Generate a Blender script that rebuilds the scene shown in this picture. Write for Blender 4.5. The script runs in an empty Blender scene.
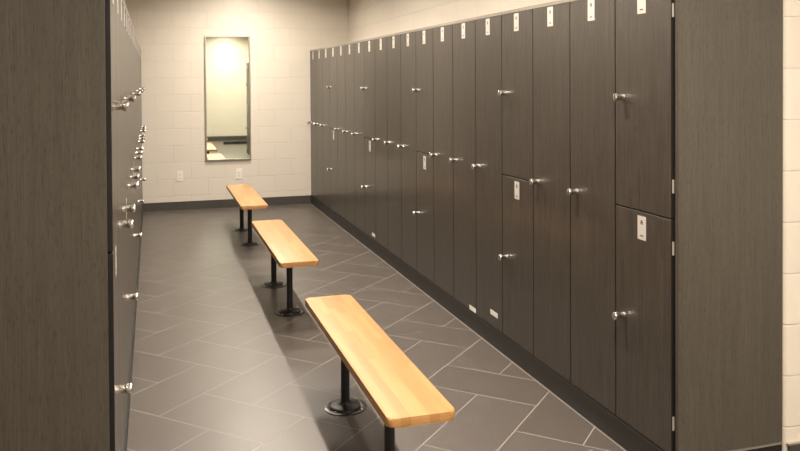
import bpy, bmesh, math, random
from mathutils import Matrix, Vector
random.seed(7)
C = bpy.context.scene
COL = C.collection
PI = math.pi

# ------------------------------------------------------------------ measures (metres)
H = 1.552                       # camera height
XR, XL = 1.875, -0.131          # door fronts of right and left locker rows
XB = 2.370                      # wall behind the right row
XLB = -0.665                    # wall behind the left row
Y0, W, N = 2.598, 0.3882, 19    # first door edge of the right row, locker pitch, lockers per row
Y0L, WL = 2.655, 0.3848         # the left row starts a little farther in
SKEW = 0.0030                   # and stands a hair out of parallel
YW = 9.978                      # back wall
YE, YEL = 2.558, 2.606          # outer corners of the right and left side walls
YF = -1.30                      # front wall behind the camera
ZC = 2.78                       # ceiling
ZB, ZT = 0.108, 1.915           # bottom and top of doors
ZS = 1.015                      # split between the two tiers
XO_R, XO_L = 4.4, -2.4          # outer walls of the entry area

# ------------------------------------------------------------------ mesh helpers
def add_box(bm, lo, hi, bev=0.0, seg=1):
    m = Matrix.Translation([(a + b) / 2 for a, b in zip(lo, hi)]) @ Matrix.Diagonal([abs(b - a) for a, b in zip(lo, hi)] + [1])
    r = bmesh.ops.create_cube(bm, size=1.0, matrix=m)
    if bev:
        es = {e for v in r['verts'] for e in v.link_edges}
        bmesh.ops.bevel(bm, geom=list(es), offset=bev, segments=seg, profile=0.5, affect='EDGES', clamp_overlap=True)

def add_lathe(bm, prof, axis='z', origin=(0, 0, 0), seg=24, sign=1):
    """revolve (radius, height) pairs round an axis"""
    o = Vector(origin); rings = []
    for r, h in prof:
        ring = []
        if r < 1e-6:
            p = {'z': (0, 0, h), 'x': (h * sign, 0, 0)}[axis]
            ring = [bm.verts.new(o + Vector(p))]
        else:
            for k in range(seg):
                a = 2 * PI * k / seg
                c, s = r * math.cos(a), r * math.sin(a)
                p = (c, s, h) if axis == 'z' else (h * sign, c, s)
                ring.append(bm.verts.new(o + Vector(p)))
        rings.append(ring)
    for A, B in zip(rings, rings[1:]):
        for k in range(seg):
            k2 = (k + 1) % seg
            if len(A) == 1 and len(B) == 1: continue
            if len(A) == 1: bm.faces.new((A[0], B[k], B[k2]))
            elif len(B) == 1: bm.faces.new((A[k], A[k2], B[0]))
            else: bm.faces.new((A[k], A[k2], B[k2], B[k]))
    if len(rings[0]) > 1: bm.faces.new(rings[0])
    if len(rings[-1]) > 1: bm.faces.new(rings[-1])

def obj(name, bm, m, parent=None, loc=(0, 0, 0), smooth=False):
    bmesh.ops.recalc_face_normals(bm, faces=bm.faces)
    me = bpy.data.meshes.new(name); bm.to_mesh(me); bm.free()
    me.materials.append(m)
    if smooth:
        for p in me.polygons: p.use_smooth = True
        me.set_sharp_from_angle(angle=math.radians(38))
    o = bpy.data.objects.new(name, me); COL.objects.link(o)
    o.location = loc
    if parent: o.parent = parent
    return o

def tag(o, label, cat, group=None):
    o['label'] = label; o['category'] = cat
    if group: o['group'] = group
    return o

def thing(name, label, cat, loc=(0, 0, 0), group=None):
    o = bpy.data.objects.new(name, None); COL.objects.link(o)
    o.empty_display_size = 0.1; o.location = loc
    return tag(o, label, cat, group)

def struct(name, bm, m, smooth=False):
    o = obj(name, bm, m, smooth=smooth); o['kind'] = 'structure'; return o

def skew(o):
    """turn a left-row object about the near front corner of that row"""
    p = Vector((XL, Y0L, 0))
    M = Matrix.Translation(p) @ Matrix.Rotation(SKEW, 4, 'Z') @ Matrix.Translation(-p) @ Matrix.Translation(o.location)
    o.location = M.translation; o.rotation_euler = (0, 0, SKEW)
    return o

def boxes(*bs, bev=0.0, seg=1):
    bm = bmesh.new()
    for lo, hi in bs: add_box(bm, lo, hi, bev, seg)
    return bm

def copy_tree(o, parent=None):
    c = o.copy(); COL.objects.link(c)
    if parent: c.parent = parent
    for ch in list(o.children): copy_tree(ch, c)
    return c

# ------------------------------------------------------------------ materials
def new_mat(name):
    m = bpy.data.materials.new(name); m.use_nodes = True
    nt = m.node_tree; b = nt.nodes['Principled BSDF']
    return m, nt, b

def simple(name, col, rough=0.5, metal=0.0, spec=0.5):
    m, nt, b = new_mat(name)
    b.inputs['Base Color'].default_value = (*col, 1)
    b.inputs['Roughness'].default_value = rough
    b.inputs['Metallic'].default_value = metal
    b.inputs['Specular IOR Level'].default_value = spec
    return m

class NG:
    """small helper for wiring nodes"""
    def __init__(s, nt): s.nt = nt
    def n(s, t, **kw):
        x = s.nt.nodes.new(t)
        for k, v in kw.items(): setattr(x, k, v)
        return x
    def l(s, a, b): s.nt.links.new(a, b)
    def math(s, op, a, b=None, c=None):
        x = s.n('ShaderNodeMath', operation=op)
        for i, v in enumerate((a, b, c)):
            if v is None: continue
            if isinstance(v, (int, float)): x.inputs[i].default_value = v
            else: s.l(v, x.inputs[i])
        return x.outputs[0]
    def mix(s, f, a, b):
        x = s.n('ShaderNodeMix', data_type='RGBA')
        for sock, v in ((x.inputs[0], f), (x.inputs[6], a), (x.inputs[7], b)):
            if isinstance(v, (int, float)): sock.default_value = v
            elif isinstance(v, tuple): sock.default_value = (*v, 1)
            else: s.l(v, sock)
        return x.outputs[2]
    def ramp(s, f, pts):
        x = s.n('ShaderNodeValToRGB'); cr = x.color_ramp
        while len(cr.elements) < len(pts): cr.elements.new(0.5)
        for e, (p, c) in zip(cr.elements, pts):
            e.position = p; e.color = (*c, 1)
        s.l(f, x.inputs[0]); return x.outputs[0]
    def noise(s, vec, scale, detail=3, rough=0.55):
        x = s.n('ShaderNodeTexNoise')
        x.inputs['Scale'].default_value = scale; x.inputs['Detail'].default_value = detail
        x.inputs['Roughness'].default_value = rough
        s.l(vec, x.inputs['Vector']); return x.outputs['Fac']
    def pos(s): return s.n('ShaderNodeNewGeometry').outputs['Position']
    def scaled(s, vec, sc, rot=(0, 0, 0)):
        x = s.n('ShaderNodeMapping'); x.inputs['Scale'].default_value = sc
        x.inputs['Rotation'].default_value = rot
        s.l(vec, x.inputs['Vector']); return x.outputs[0]
    def bump(s, h, strength, dist=0.01):
        x = s.n('ShaderNodeBump'); x.inputs['Strength'].default_value = strength
        x.inputs['Distance'].default_value = dist
        s.l(h, x.inputs['Height']); return x.outputs[0]

def laminate(name, dark, light, rough, spec=0.5, contrast=1.0, coat=0.0):
    """plastic laminate printed with a fine upright wood grain"""
    m, nt, b = new_mat(name); g = NG(nt); p = g.pos()
    fine = g.noise(g.scaled(p, (230, 230, 5)), 1.0, 3, 0.6)
    mid = g.noise(g.scaled(p, (55, 55, 1.6)), 1.0, 2, 0.5)
    dash = g.noise(g.scaled(p, (260, 260, 34)), 1.0, 2, 0.5)
    f = g.math('ADD', g.math('MULTIPLY', fine, 0.70), g.math('MULTIPLY', mid, 0.30))
    w = 0.24 / contrast
    col = g.ramp(f, [(0.5 - w, dark), (0.5 + w, light)])
    d = g.ramp(dash, [(0.56, (0, 0, 0)), (0.68, (1, 1, 1))])
    col = g.mix(g.math('MULTIPLY', d, 0.50), col, tuple(c * 0.5 for c in dark))
    g.l(col, b.inputs['Base Color'])
    b.inputs['Roughness'].default_value = rough
    b.inputs['Specular IOR Level'].default_value = spec
    b.inputs['Coat Weight'].default_value = coat; b.inputs['Coat Roughness'].default_value = 0.18
    return m

def block_wall(name, axis, col):
    """painted concrete blocks in running bond"""
    m, nt, b = new_mat(name); g = NG(nt); p = g.pos()
    sp = g.n('ShaderNodeSeparateXYZ'); g.l(p, sp.inputs[0])
    cb = g.n('ShaderNodeCombineXYZ')
    g.l(sp.outputs[axis], cb.inputs[0])
    g.l(g.math('SUBTRACT', sp.outputs[2], 0.165), cb.inputs[1])
    br = g.n('ShaderNodeTexBrick'); br.offset = 0.5
    g.l(cb.outputs[0], br.inputs['Vector'])
    br.inputs['Scale'].default_value = 1.0
    br.inputs['Brick Width'].default_value = 0.4064
    br.inputs['Row Height'].default_value = 0.2032
    br.inputs['Mortar Size'].default_value = 0.0045
    br.inputs['Mortar Smooth'].default_value = 0.6
    br.inputs['Bias'].default_value = 0.0
    br.inputs['Color1'].default_value = (*col, 1)
    br.inputs['Color2'].default_value = (*[c * 0.965 for c in col], 1)
    br.inputs['Mortar'].default_value = (*[c * 0.93 for c in col], 1)
    n = g.noise(p, 90, 4, 0.6)
    g.l(br.outputs['Color'], b.inputs['Base Color'])
    b.inputs['Roughness'].default_value = 0.55
    b.inputs['Specular IOR Level'].default_value = 0.35
    h = g.math('ADD', g.math('MULTIPLY', br.outputs['Fac'], -1.0), g.math('MULTIPLY', n, 0.16))
    g.l(g.bump(h, 0.55, 0.004), b.inputs['Normal'])
    return m

def herringbone():
    """0.30 x 0.60 m porcelain tiles laid in a 45 degree herringbone"""
    m, nt, b = new_mat('porcelain_tile'); g = NG(nt); p = g.pos()
    sp = g.n('ShaderNodeSeparateXYZ'); g.l(p, sp.inputs[0])
    x, y = sp.outputs[0], sp.outputs[1]
    q, T = 1 / math.sqrt(2), 0.3035
    u = g.math('DIVIDE', g.math('SUBTRACT', g.math('MULTIPLY', g.math('ADD', x, y), q), 3.026), T)
    v = g.math('DIVIDE', g.math('SUBTRACT', g.math('MULTIPLY', g.math('SUBTRACT', y, x), q), 0.900), T)
    i, j = g.math('FLOOR', u), g.math('FLOOR', v)
    fu, fv = g.math('SUBTRACT', u, i), g.math('SUBTRACT', v, j)
    k = g.math('FLOORED_MODULO', g.math('SUBTRACT', g.math('ADD', i, j), 1), 4)
    is0 = g.math('COMPARE', k, 0, 0.1); is1 = g.math('COMPARE', k, 1, 0.1)
    is2 = g.math('COMPARE', k, 2, 0.1); is3 = g.math('COMPARE', k, 3, 0.1)
    hor = g.math('ADD', is0, is1); ver = g.math('ADD', is2, is3)
    def gate(d, *on):           # distance d counts only where one of «on» is 1
        s = on[0]
        for o in on[1:]: s = g.math('ADD', s, o)
        return g.math('ADD', d, g.math('MULTIPLY', g.math('SUBTRACT', 1.0, s), 9.0))
    iu, iv = g.math('SUBTRACT', 1.0, fu), g.math('SUBTRACT', 1.0, fv)
    d = gate(fu, is0, is2, is3)
    for e in (gate(iu, is1, is2, is3), gate(fv, is0, is1, is2), gate(iv, is0, is1, is3)):
        d = g.math('MINIMUM', d, e)
    d = g.math('MULTIPLY', d, T)
    grout = g.n('ShaderNodeMapRange'); grout.interpolation_type = 'SMOOTHSTEP'
    g.l(d, grout.inputs['Value'])
    grout.inputs['From Min'].default_value = 0.0018; grout.inputs['From Max'].default_value = 0.0034
    grout.inputs['To Min'].default_value = 1; grout.inputs['To Max'].default_value = 0
    gf = grout.outputs[0]
    ti = g.math('SUBTRACT', i, g.math('MULTIPLY', is1, 1.0)); tj = g.math('SUBTRACT', j, is3)
    idv = g.n('ShaderNodeCombineXYZ'); g.l(ti, idv.inputs[0]); g.l(tj, idv.inputs[1]); g.l(hor, idv.inputs[2])
    wn = g.n('ShaderNodeTexWhiteNoise', noise_dimensions='3D'); g.l(idv.outputs[0], wn.inputs['Vector'])
    speck = g.noise(p, 120, 3, 0.75); cloud = g.noise(p, 7, 3, 0.5)
    base = g.ramp(speck, [(0.30, FLOOR_D), (0.68, FLOOR_L)])
    base = g.mix(g.math('MULTIPLY', wn.outputs['Value'], 0.22), base, tuple(c * 0.72 for c in FLOOR_D))
    base = g.mix(g.math('MULTIPLY', cloud, 0.25), base, FLOOR_L)
    col = g.mix(gf, base, (0.26, 0.23, 0.20))
    g.l(col, b.inputs['Base Color'])
    b.inputs['Specular IOR Level'].default_value = 0.55
    g.l(g.math('ADD', g.math('MULTIPLY', gf, 0.3), g.math('ADD', 0.34, g.math('MULTIPLY', cloud, 0.10))), b.inputs['Roughness'])
    g.l(g.bump(g.math('SUBTRACT', g.math('MULTIPLY', speck, 0.15), gf), 0.25, 0.002), b.inputs['Normal'])
    return m

def maple():
    """edge-glued hardwood staves under clear varnish"""
    m, nt, b = new_mat('varnished_maple'); g = NG(nt)
    p = g.n('ShaderNodeTexCoord').outputs['Object']
    sp = g.n('ShaderNodeSeparateXYZ'); g.l(p, sp.inputs[0])
    oi = g.n('ShaderNodeObjectInfo').outputs['Random']
    cb = g.n('ShaderNodeCombineXYZ'); g.l(g.math('ADD', sp.outputs[1], g.math('MULTIPLY', oi, 7.0)), cb.inputs[0]); g.l(g.math('ADD', sp.outputs[0], 3.0), cb.inputs[1])
    br = g.n('ShaderNodeTexBrick'); g.l(cb.outputs[0], br.inputs['Vector'])
    br.offset = 0.37; br.offset_frequency = 2; br.squash = 0.8; br.squash_frequency = 3
    br.inputs['Scale'].default_value = 1
    br.inputs['Brick Width'].default_value = 0.47; br.inputs['Row Height'].default_value = 0.034
    br.inputs['Mortar Size'].default_value = 0.0003; br.inputs['Bias'].default_value = 0.0
    br.inputs['Color1'].default_value = (*WOOD_A, 1); br.inputs['Color2'].default_value = (*WOOD_B, 1)
    br.inputs['Mortar'].default_value = (*[c * 0.7 for c in WOOD_B], 1)
    grain = g.noise(g.scaled(p, (160, 5, 160)), 1.0, 4, 0.6)
    tone = g.noise(g.scaled(p, (28, 2.2, 28)), 1.0, 2, 0.5)
    col = g.mix(g.math('MULTIPLY', g.ramp(grain, [(0.45, (0, 0, 0)), (0.75, (1, 1, 1))]), 0.30), br.outputs['Color'], tuple(c * 0.70 for c in WOOD_B))
    col = g.mix(g.math('MULTIPLY', g.ramp(tone, [(0.45, (0, 0, 0)), (0.7, (1, 1, 1))]), 0.35), col, (0.38, 0.170, 0.052))
    g.l(col, b.inputs['Base Color'])
    b.inputs['Roughness'].default_value = 0.38
    b.inputs['Specular IOR Level'].default_value = 0.45
    return m

FLOOR_D, FLOOR_L = (0.054, 0.0445, 0.0385), (0.112, 0.094, 0.082)
WOOD_A, WOOD_B = (0.49, 0.268, 0.100), (0.40, 0.205, 0.072)
M_DOOR = laminate('dark_laminate', (0.026, 0.0190, 0.0130), (0.062, 0.049, 0.0365), 0.52, 0.55, 1.7, 0.38)
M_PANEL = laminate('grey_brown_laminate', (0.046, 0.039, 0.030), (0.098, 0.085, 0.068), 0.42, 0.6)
M_CORE = simple('black_core_edge', (0.010, 0.009, 0.008), 0.5)
M_CARC = simple('carcass_board', (0.030, 0.025, 0.020), 0.7)
M_CAP = laminate('cap_laminate', (0.20, 0.175, 0.145), (0.30, 0.265, 0.22), 0.45)
M_CHROME = simple('satin_chrome', (0.80, 0.77, 0.73), 0.20, 1.0)
M_STEEL = simple('hinge_steel', (0.62, 0.58, 0.52), 0.45, 0.35)
M_PLATE = simple('white_plastic_plate', (0.55, 0.515, 0.47), 0.4)
M_STICKER = simple('white_sticker', (0.80, 0.77, 0.72), 0.5)
M_INK = simple('dark_print', (0.05, 0.045, 0.04), 0.6)
M_CREAM = (0.69, 0.635, 0.555)
M_WALL_X = block_wall('painted_block_facing_aisle_end', 0, M_CREAM)
M_WALL_Y = block_wall('painted_block_side', 1, M_CREAM)
M_CEIL = simple('white_ceiling_paint', (0.70, 0.68, 0.64), 0.9)
M_FLOOR = herringbone()
M_BASE = laminate('tile_base', (0.045, 0.041, 0.037), (0.070, 0.064, 0.057), 0.42)
M_KICK = simple('dark_toe_kick', (0.015, 0.013, 0.011), 0.5)
M_STRIP = simple('brushed_edge_strip', (0.55, 0.51, 0.46), 0.40, 0.85)
M_WOOD = maple()
M_BLACK = simple('black_powder_coat', (0.008, 0.008, 0.009), 0.38)
M_FRAME = simple('mirror_frame_metal', (0.40, 0.37, 0.33), 0.32, 1.0)
M_MIRROR = simple('mirror_silver', (0.80, 0.86, 0.76), 0.02, 1.0)
M_OUTLET = simple('white_outlet_plastic', (0.80, 0.77, 0.72), 0.35)
M_SLOT = simple('outlet_slot', (0.03, 0.03, 0.03), 0.6)
M_MAT = simple('black_rubber_mat', (0.012, 0.012, 0.013), 0.8)
M_TRIM = simple('white_light_trim', (0.85, 0.84, 0.82), 0.4)
def glow(name, col, s):
    m, nt, b = new_mat(name)
    b.inputs['Base Color'].default_value = (0.8, 0.8, 0.8, 1)
    b.inputs['Emission Color'].default_value = (*col, 1); b.inputs['Emission Strength'].default_value = s
    return m
LIGHT_COL = (1.0, 0.89, 0.75)
P_MAIN, P_FR_FILL, P_ER, P_EL = 54, 70, 38, 14
M_GLOW = glow('lit_lamp_lens', LIGHT_COL, 8.0)

# ------------------------------------------------------------------ the setting
struct('floor', boxes(((XO_L - .2, YF - .2, -0.12), (XO_R + .2, YW + .2, 0))), M_FLOOR)

def side_wall(name, x_in, x_out, sgn, YE):
    """block wall mass behind a locker row, its free upright edge rounded (bullnose)"""
    bm = bmesh.new(); r = 0.03; pts = []
    pts.append((x_out, YE)); 
    for k in range(9):
        a = PI / 2 * k / 8
        pts.append((x_in + sgn * r * (1 - math.sin(a)), YE + r * (1 - math.cos(a))))
    pts += [(x_in, YW), (x_out, YW)]
    lo = [bm.verts.new((x, y, 0)) for x, y in pts]; hi = [bm.verts.new((x, y, ZC)) for x, y in pts]
    n = len(pts); bm.faces.new(lo); bm.faces.new(hi)
    for k in range(n): bm.faces.new((lo[k], lo[(k + 1) % n], hi[(k + 1) % n], hi[k]))
    return struct(name, bm, M_WALL_Y, smooth=True)
side_wall('wall_right', XB, XO_R, 1, YE)
side_wall('wall_left', XLB, XO_L, -1, YEL)
struct('wall_back', boxes(((XO_L, YW, 0), (XO_R, YW + .2, ZC))), M_WALL_X)
struct('wall_front', boxes(((XO_L - .2, YF - .2, 0), (XO_R + .2, YF, ZC))), M_WALL_X)
struct('wall_entry_right', boxes(((XO_R, YF, 0), (XO_R + .2, YW, ZC))), M_WALL_Y)
struct('wall_entry_left', boxes(((XO_L - .2, YF, 0), (XO_L, YW, ZC))), M_WALL_Y)

# ceiling with slots for the recessed linear lights: (x, y, length along y, power)
LX = 1.00
LIGHTS = [(LX, 8.8, 0.6, P_MAIN), (LX, 6.95, 0.6, P_MAIN), (LX, 5.15, 0.6, P_MAIN), (LX, 3.35, 0.6, P_MAIN), (LX, 1.55, 0.6, P_MAIN), (1.75, -0.20, 1.2, P_FR_FILL), (3.1, 0.4, 1.2, P_ER), (-1.3, 0.4, 1.2, P_EL)]  # front entry lamp is unseen, added to brighten mirror view and end panels
LW = 0.10
def ceiling_mesh():
    bm = bmesh.new()
    xs = sorted({XO_L - .2, XO_R + .2} | {round(l[0] + d, 4) for l in LIGHTS for d in (-LW / 2, LW / 2)})
    ys = sorted({YF - .2, YW + .2} | {round(l[1] + d * l[2] / 2, 4) for l in LIGHTS for d in (-1, 1)})
    for x0, x1 in zip(xs, xs[1:]):
        for y0, y1 in zip(ys, ys[1:]):
            cx, cy_ = (x0 + x1) / 2, (y0 + y1) / 2
            if any(abs(cx - l[0]) < LW / 2 and abs(cy_ - l[1]) < l[2] / 2 for l in LIGHTS): continue
            bm.faces.new([bm.verts.new(p) for p in ((x0, y0, ZC), (x1, y0, ZC), (x1, y1, ZC), (x0, y1, ZC))])
    bmesh.ops.remove_doubles(bm, verts=bm.verts, dist=1e-5)
    add_box(bm, (XO_L - .2, YF - .2, ZC + .12), (XO_R + .2, YW + .2, ZC + .16))
    return bm
struct('ceiling', ceiling_mesh(), M_CEIL)

# tile base under the rows, on the back wall and round the wall ends, with bright edge strips
KR, KL = XR - 0.006, XL + 0.006
YP, YPL = 2.570, 2.622                      # near faces of the end panels
struct('baseboard_right', boxes(((KR, YP + .004, 0), (XB - .001, YW - .001, ZB - .005))), M_KICK)
skew(struct('baseboard_left', boxes(((XLB + .036, YPL + .004, 0), (KL, YW - .004, ZB - .005))), M_KICK))
struct('baseboard_back', boxes(((KL - .026, YW - .012, 0), (KR - .001, YW, 0.100))), M_BASE)
struct('baseboard_entry_right', boxes(((XB + .012, YE - .010, 0), (XO_R, YE, 0.100))), M_BASE)
struct('baseboard_entry_left', boxes(((XO_L, YEL - .010, 0), (XLB - .012, YEL, 0.100))), M_BASE)
struct('baseboard_front', boxes(((XO_L, YF, 0), (XO_R, YF + .012, 0.115))), M_BASE)
struct('trim_1', boxes(((KR - .014, YP, 0), (KR - .007, YW - .013, .0025))), M_STRIP)
struct('trim_2', boxes(((KR + .006, YP - .003, ZB - .009), (XB - .002, YP + .006, ZB - .001))), M_STRIP)
struct('trim_3', boxes(((XLB + .036, YPL - .003, ZB - .009), (KL - .006, YPL + .006, ZB - .001))), M_STRIP)
struct('trim_4', boxes(((XB + .006, YE - .013, .100), (XO_R, YE, .106))), M_STRIP)

# ------------------------------------------------------------------ lockers
ORD = ['first', 'second', 'third', 'fourth', 'fifth', 'sixth', 'seventh', 'eighth', 'ninth', 'tenth', 'eleventh', 'twelfth',
       'thirteenth', 'fourteenth', 'fifteenth', 'sixteenth', 'seventeenth', 'eighteenth', 'nineteenth']
DT, GAP = 0.016, 0.0055        # door thickness, gap between doors
# Locker built in its own frame: origin on the door-front plane at the near edge, s = +1 when it opens towards -x
# (right row) and -1 when it opens towards +x (left row).

def knob_mesh(s):
    bm = bmesh.new(); sg = -s
    add_lathe(bm, [(0.0140, 0), (0.0140, .0035), (.0135, .005), (.0130, .030), (.0140, .0315), (.0160, .0325), (.0170, .0340),
                   (.0170, .0475), (.0160, .0495), (.0, .0502)], 'x', (0, 0, 0), 28, sg)
    # grip bar across the face of the knob
    a, b = sorted((sg * .0495, sg * .0525)); add_box(bm, (a, -.003, -.012), (b, .003, .012), .001, 1)
    return bm

def plate_mesh(s):
    bm = bmesh.new(); a, b = sorted((0, -s * .0010))
    add_box(bm, (a, -.029, -.048), (b, .029, .048), .0003, 1)
    return bm

def marks_mesh(s):
    """the small printed marks on a plate: a squat symbol above, a short dash of print below"""
    bm = bmesh.new(); a, b = sorted((-s * .0008, -s * .0013))
    add_box(bm, (a, -.008, .020), (b, .008, .026)); add_box(bm, (a, -.005, .027), (b, .005, .032)); add_box(bm, (a, -.008, .014), (b, -.002, .019)); add_box(bm, (a, .002, .014), (b, .008, .019))
    add_box(bm, (a, -.011, -.034), (b, .011, -.029))
    return bm

def build_locker(s, two, W):
    root = thing('locker', 'x', 'locker')
    depth = (XB - XR if s > 0 else XL - XLB - .034) - .004
    x = lambda d: s * d                       # d = distance behind the door front
    def bx(d0, y0, z0, d1, y1, z1):
        a, b = sorted((x(d0), x(d1))); return ((a, y0, z0), (b, y1, z1))
    t = .016; f = DT + .002; y0, y1 = .0006, W - .0006; zt = ZT - .001
    bs = [bx(f, y0, ZB, depth, y0 + t, zt), bx(f, y1 - t, ZB, depth, y1, zt), bx(f, y0 + t, ZB, depth, y1 - t, ZB + t),
          bx(f, y0 + t, zt - t, depth, y1 - t, zt), bx(depth - .008, y0 + t, ZB + t, depth, y1 - t, zt - t)]
    if two: bs.append(bx(f, y0 + t, ZS - t / 2, depth - .008, y1 - t, ZS + t / 2))
    obj('body', boxes(*bs), M_CARC, root)
    spans = [(ZB, ZT)] if not two else [(ZS + GAP / 2, ZT), (ZB, ZS - GAP / 2)]
    ky = W - .066 if s > 0 else .060          # knob on the left edge of each door as one faces it
    hy = GAP / 2 if s > 0 else W - GAP / 2    # hinges on the other edge
    for q, (z0, z1) in enumerate(spans):
        a, b = sorted((0, x(DT)))
        d = obj('door', boxes(((a, GAP / 2, z0), (b, W - GAP / 2, z1)), bev=.0012, seg=1), M_DOOR, root)
        d.data.materials.append(M_CORE)               # solid board: its cut edges show a black core
        for p in d.data.polygons:
            if abs(p.normal.x) < .95: p.material_index = 1
        zk = (1.474 if q == 0 else .560) if two else 1.027
        obj('knob', knob_mesh(s), M_CHROME, d, (0, ky, zk), smooth=True)
        zp = (1.861 if q == 0 else .948) if two else 1.861
        pl = obj('number_plate', plate_mesh(s), M_PLATE, d, (0, W / 2, zp))
        mk = marks_mesh(s)
        # marks are printed on the plate: joined to its mesh with a second material
        me = bpy.data.meshes.new('m'); mk.to_mesh(me); mk.free()
        bm = bmesh.new(); bm.from_mesh(pl.data); n = len(bm.faces); bm.from_mesh(me); bm.faces.ensure_lookup_table()
        for k, fc in enumerate(bm.faces):
            if k >= n: fc.material_index = 1
        bm.to_mesh(pl.data); bm.free(); bpy.data.meshes.remove(me); pl.data.materials.append(M_INK)
        hz = ([1.811, 1.140] if q == 0 else [.903, .231]) if two else [1.811, .231]
        for z in hz:
            a, b = sorted((x(.0045), x(.0125)))
            obj('hinge', boxes(((a, hy - .0022, z - .026), (b, hy + .0022, z + .026))), M_STEEL, d)
    return root

def ordinal_label(i, side, two):
    style = 'two-tier dark locker with upper and lower doors' if two else 'full-height dark locker with one tall door'
    if i == 0: place = 'nearest in %s row' % side
    elif i == N - 1: place = 'last in %s row against back wall' % side
    else: place = '%s from near end of %s row' % (ORD[i], side)
    return style + ', ' + place

for s, side, xf, ys, wl in ((1, 'right', XR, Y0, W), (-1, 'left', XL, Y0L, WL)):
    protos = {}
    for i in range(N):
        two = i == 0 or i % 4 == 3
        if two in protos: r = copy_tree(protos[two])
        else: r = protos[two] = build_locker(s, two, wl)
        r.location = (xf, ys + i * wl, 0)
        if s < 0: skew(r)
        tag(r, ordinal_label(i, side, two), 'locker', 'lockers in the %s row' % side)
        if side == 'right' and i in (4, 5, 11):      # small white stickers low on three doors
            y, z = {4: (.120, .188), 5: (.060, .126), 11: (.085, .154)}[i]
            d = [c for c in r.children if c.name.startswith('door')][0]
            st = obj('sticker', boxes(((-.0012, y - .052, z - .014), (0, y + .052, z + .014))), M_STICKER, d)
            st['label'] = 'small white sticker low on the dark door'

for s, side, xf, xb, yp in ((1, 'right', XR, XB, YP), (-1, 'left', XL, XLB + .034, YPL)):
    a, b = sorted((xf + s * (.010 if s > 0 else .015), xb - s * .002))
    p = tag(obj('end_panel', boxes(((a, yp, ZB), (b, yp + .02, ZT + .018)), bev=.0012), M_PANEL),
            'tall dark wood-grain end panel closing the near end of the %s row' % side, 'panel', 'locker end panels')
    a, b = sorted((xf - s * .001, xb - s * .002))
    q = tag(obj('top_panel', boxes(((a, yp + .021, ZT + .0005), (b, YW - .004, ZT + .018)), bev=.001), M_CAP),
            'long pale-edged top panel running over the %s row of lockers' % side, 'panel', 'locker top panels')
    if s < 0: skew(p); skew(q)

# ------------------------------------------------------------------ benches
BL, BW, BZ, BT = 1.56, 0.242, 0.425, 0.032
def bench(y, label, proto=[]):
    if proto:
        r = copy_tree(proto[0]); r.location = (0.850, y, 0); return tag(r, label, 'bench', 'benches down the aisle')
    r = thing('bench', label, 'bench', (0.850, y, 0), 'benches down the aisle'); proto.append(r)
    bm = bmesh.new(); rc = .022; out = []
    for cx, cy, a0 in ((1, 1, 0), (-1, 1, 90), (-1, -1, 180), (1, -1, 270)):
        for k in range(7):
            a = math.radians(a0 + 15 * k)
            out.append((cx * (BW / 2 - rc) + rc * math.cos(a), cy * (BL / 2 - rc) + rc * math.sin(a)))
    lo = [bm.verts.new((px, py, BZ - BT)) for px, py in out]; hi = [bm.verts.new((px, py, BZ)) for px, py in out]
    n = len(out); fb = bm.faces.new(lo[::-1]); ft = bm.faces.new(hi)
    for k in range(n): bm.faces.new((lo[k], lo[(k + 1) % n], hi[(k + 1) % n], hi[k]))
    es = list(fb.edges) + list(ft.edges)
    bmesh.ops.bevel(bm, geom=es, offset=.009, segments=4, profile=.5, affect='EDGES')
    obj('seat', bm, M_WOOD, r, smooth=True)
    for dy in (-.375, .375):
        bm = bmesh.new()
        add_lathe(bm, [(.0205, .012), (.0205, BZ - BT - .008)], 'z', (0, dy, 0), 28)
        add_box(bm, (-.085, dy - .045, BZ - BT - .008), (.085, dy + .045, BZ - BT), .002, 1)
        lg = obj('leg', bm, M_BLACK, r, smooth=True)
        bm = bmesh.new()
        add_lathe(bm, [(.062, .0005), (.074, .004), (.072, .011), (.060, .016), (.032, .018), (.0225, .026), (.0208, .030)], 'z', (0, dy, 0), 36)
        obj('flange', bm, M_BLACK, lg, smooth=True)
        bm = bmesh.new()
        add_lathe(bm, [(.102, 0), (.102, .003), (.098, .0045), (.076, .0045), (.0745, .004), (.0745, 0)], 'z', (0, dy, 0), 40)
        ring = obj('floor_ring', bm, M_RING, lg, smooth=True); ring['label'] = 'dull metal ring round the black flange'
        for k in range(4):
            a = PI / 4 + k * PI / 2
            bm = bmesh.new(); add_lathe(bm, [(.0065, .0), (.0065, .004), (.004, .0065), (0, .007)], 'z', (.088 * math.cos(a), dy + .088 * math.sin(a), .0040), 12)
            obj('bolt', bm, M_CHROME, lg, smooth=True)
    return r
M_RING = simple('dull_metal_ring', (0.075, 0.07, 0.065), 0.30, 0.9)
bench(3.31, 'light wooden bench on black posts, nearest of the three in the aisle')
bench(5.695, 'light wooden bench on black posts, middle one of the three')
bench(8.04, 'light wooden bench on black posts, farthest one, below the wall mirror')

# ------------------------------------------------------------------ mirror and outlets on the back wall
mx0, mx1, mz0, mz1 = .580, 1.127, .580, 2.104
r = thing('wall_mirror', 'tall narrow framed mirror hung on the pale block back wall', 'mirror', ((mx0 + mx1) / 2, YW, mz0))
w2, hh = (mx1 - mx0) / 2, mz1 - mz0; fw, fd = .016, .028
obj('frame', boxes(((-w2, -fd, 0), (-w2 + fw, 0, hh)), ((w2 - fw, -fd, 0), (w2, 0, hh)), ((-w2 + fw, -fd, 0), (w2 - fw, 0, fw)),
                   ((-w2 + fw, -fd, hh - fw), (w2 - fw, 0, hh)), bev=.0015), M_FRAME, r)
obj('mirror_glass', boxes(((-w2 + fw, -.012, fw), (w2 - fw, -.002, hh - fw))), M_MIRROR, r)

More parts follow.
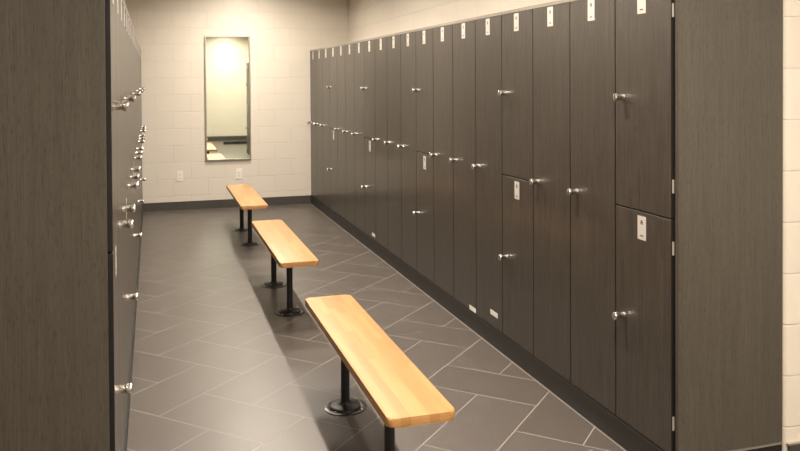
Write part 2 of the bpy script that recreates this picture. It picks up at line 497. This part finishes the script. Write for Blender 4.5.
def outlet(x, label):
    r = thing('wall_outlet', label, 'outlet', (x, YW, .408), 'outlets on the back wall')
    obj('cover_plate', boxes(((-.038, -.006, -.062), (.038, 0, .062)), bev=.002, seg=2), M_OUTLET, r)
    for dz in (-.021, .021):
        q = obj('socket', boxes(((-.017, -.0085, dz - .014), (.017, -.005, dz + .014)), bev=.001), M_OUTLET, r)
        obj('slot', boxes(((-.0075, -.0092, dz - .004), (-.0055, -.008, dz + .006)), ((.0055, -.0092, dz - .004), (.0075, -.008, dz + .006)),
                          ((-.002, -.0092, dz - .010), (.002, -.008, dz - .006))), M_SLOT, q)
    obj('screw', boxes(((-.002, -.0068, -.002), (.002, -.005, .002))), M_STEEL, r)
outlet(.275, 'white electrical outlet low on the back wall, left of the mirror')
outlet(.978, 'white electrical outlet on the back wall directly below the mirror')

# low dark kerb standing on the tiles of the entry, seen in the mirror
tag(obj('floor_curb', boxes(((1.60, -.16, 0), (2.70, 0.0, .062)), bev=.004), M_MAT),
    'low black curb on the entry tiles, seen small in the mirror', 'curb')

# ------------------------------------------------------------------ recessed ceiling lights
names = ['over the far bench', 'over the far end of the middle bench', 'over the near end of the middle bench', 'over the nearest bench',
         'in front of the nearest bench', 'added over the entry to brighten mirror and end panels', 'over the right side of the entry', 'over the left side of the entry']
def slot_light(x, y, ln, pw, where):
    r = thing('ceiling_light', 'long narrow recessed ceiling light ' + where, 'light', (x, y, ZC), 'recessed ceiling lights')
    a, b, t = LW / 2, ln / 2, .004
    obj('housing', boxes(((-a, -b, 0), (-a + t, b, .08)), ((a - t, -b, 0), (a, b, .08)), ((-a + t, -b, 0), (a - t, -b + t, .08)), ((-a + t, b - t, 0), (a - t, b, .08)),
                         ((-a, -b, .08), (a, b, .084))), M_TRIM, r)
    obj('lens', boxes(((-a + t, -b + t, .022), (a - t, b - t, .026))), M_GLOW, r)
    ld = bpy.data.lights.new('ceiling_lamp', 'AREA'); ld.shape = 'RECTANGLE'; ld.size = 2 * (a - t); ld.size_y = 2 * (b - t); ld.energy = pw; ld.color = LIGHT_COL
    lo = bpy.data.objects.new('ceiling_lamp', ld); COL.objects.link(lo); lo.parent = r; lo.location = (0, 0, .018)
for (x, y, ln, pw), n_ in zip(LIGHTS, names): slot_light(x, y, ln, pw, n_)

# ------------------------------------------------------------------ world, camera, colour
w = bpy.data.worlds.new('world'); C.world = w; w.use_nodes = True
w.node_tree.nodes['Background'].inputs[0].default_value = (1, .9, .78, 1)
w.node_tree.nodes['Background'].inputs[1].default_value = 0.0
yaw, tilt, roll, f, cy = 0.2976, 0.0145, -0.0058, 799.03, 91.5
cd = bpy.data.cameras.new('camera'); co = bpy.data.objects.new('camera', cd); COL.objects.link(co)
co.matrix_world = Matrix.Translation((0, 0, H)) @ Matrix.Rotation(-yaw, 4, 'Z') @ Matrix.Rotation(PI / 2 - tilt, 4, 'X') @ Matrix.Rotation(roll, 4, 'Z')
cd.sensor_fit = 'HORIZONTAL'; cd.sensor_width = 36.0; cd.lens = f / 800 * 36.0; cd.shift_y = (cy - 225.5) / 800
cd.clip_start = 0.02
C.camera = co
vs = C.view_settings
vs.view_transform = 'Standard'; vs.look = 'None'; vs.gamma = 1.0; vs.use_curve_mapping = False
vs.exposure = 0.40
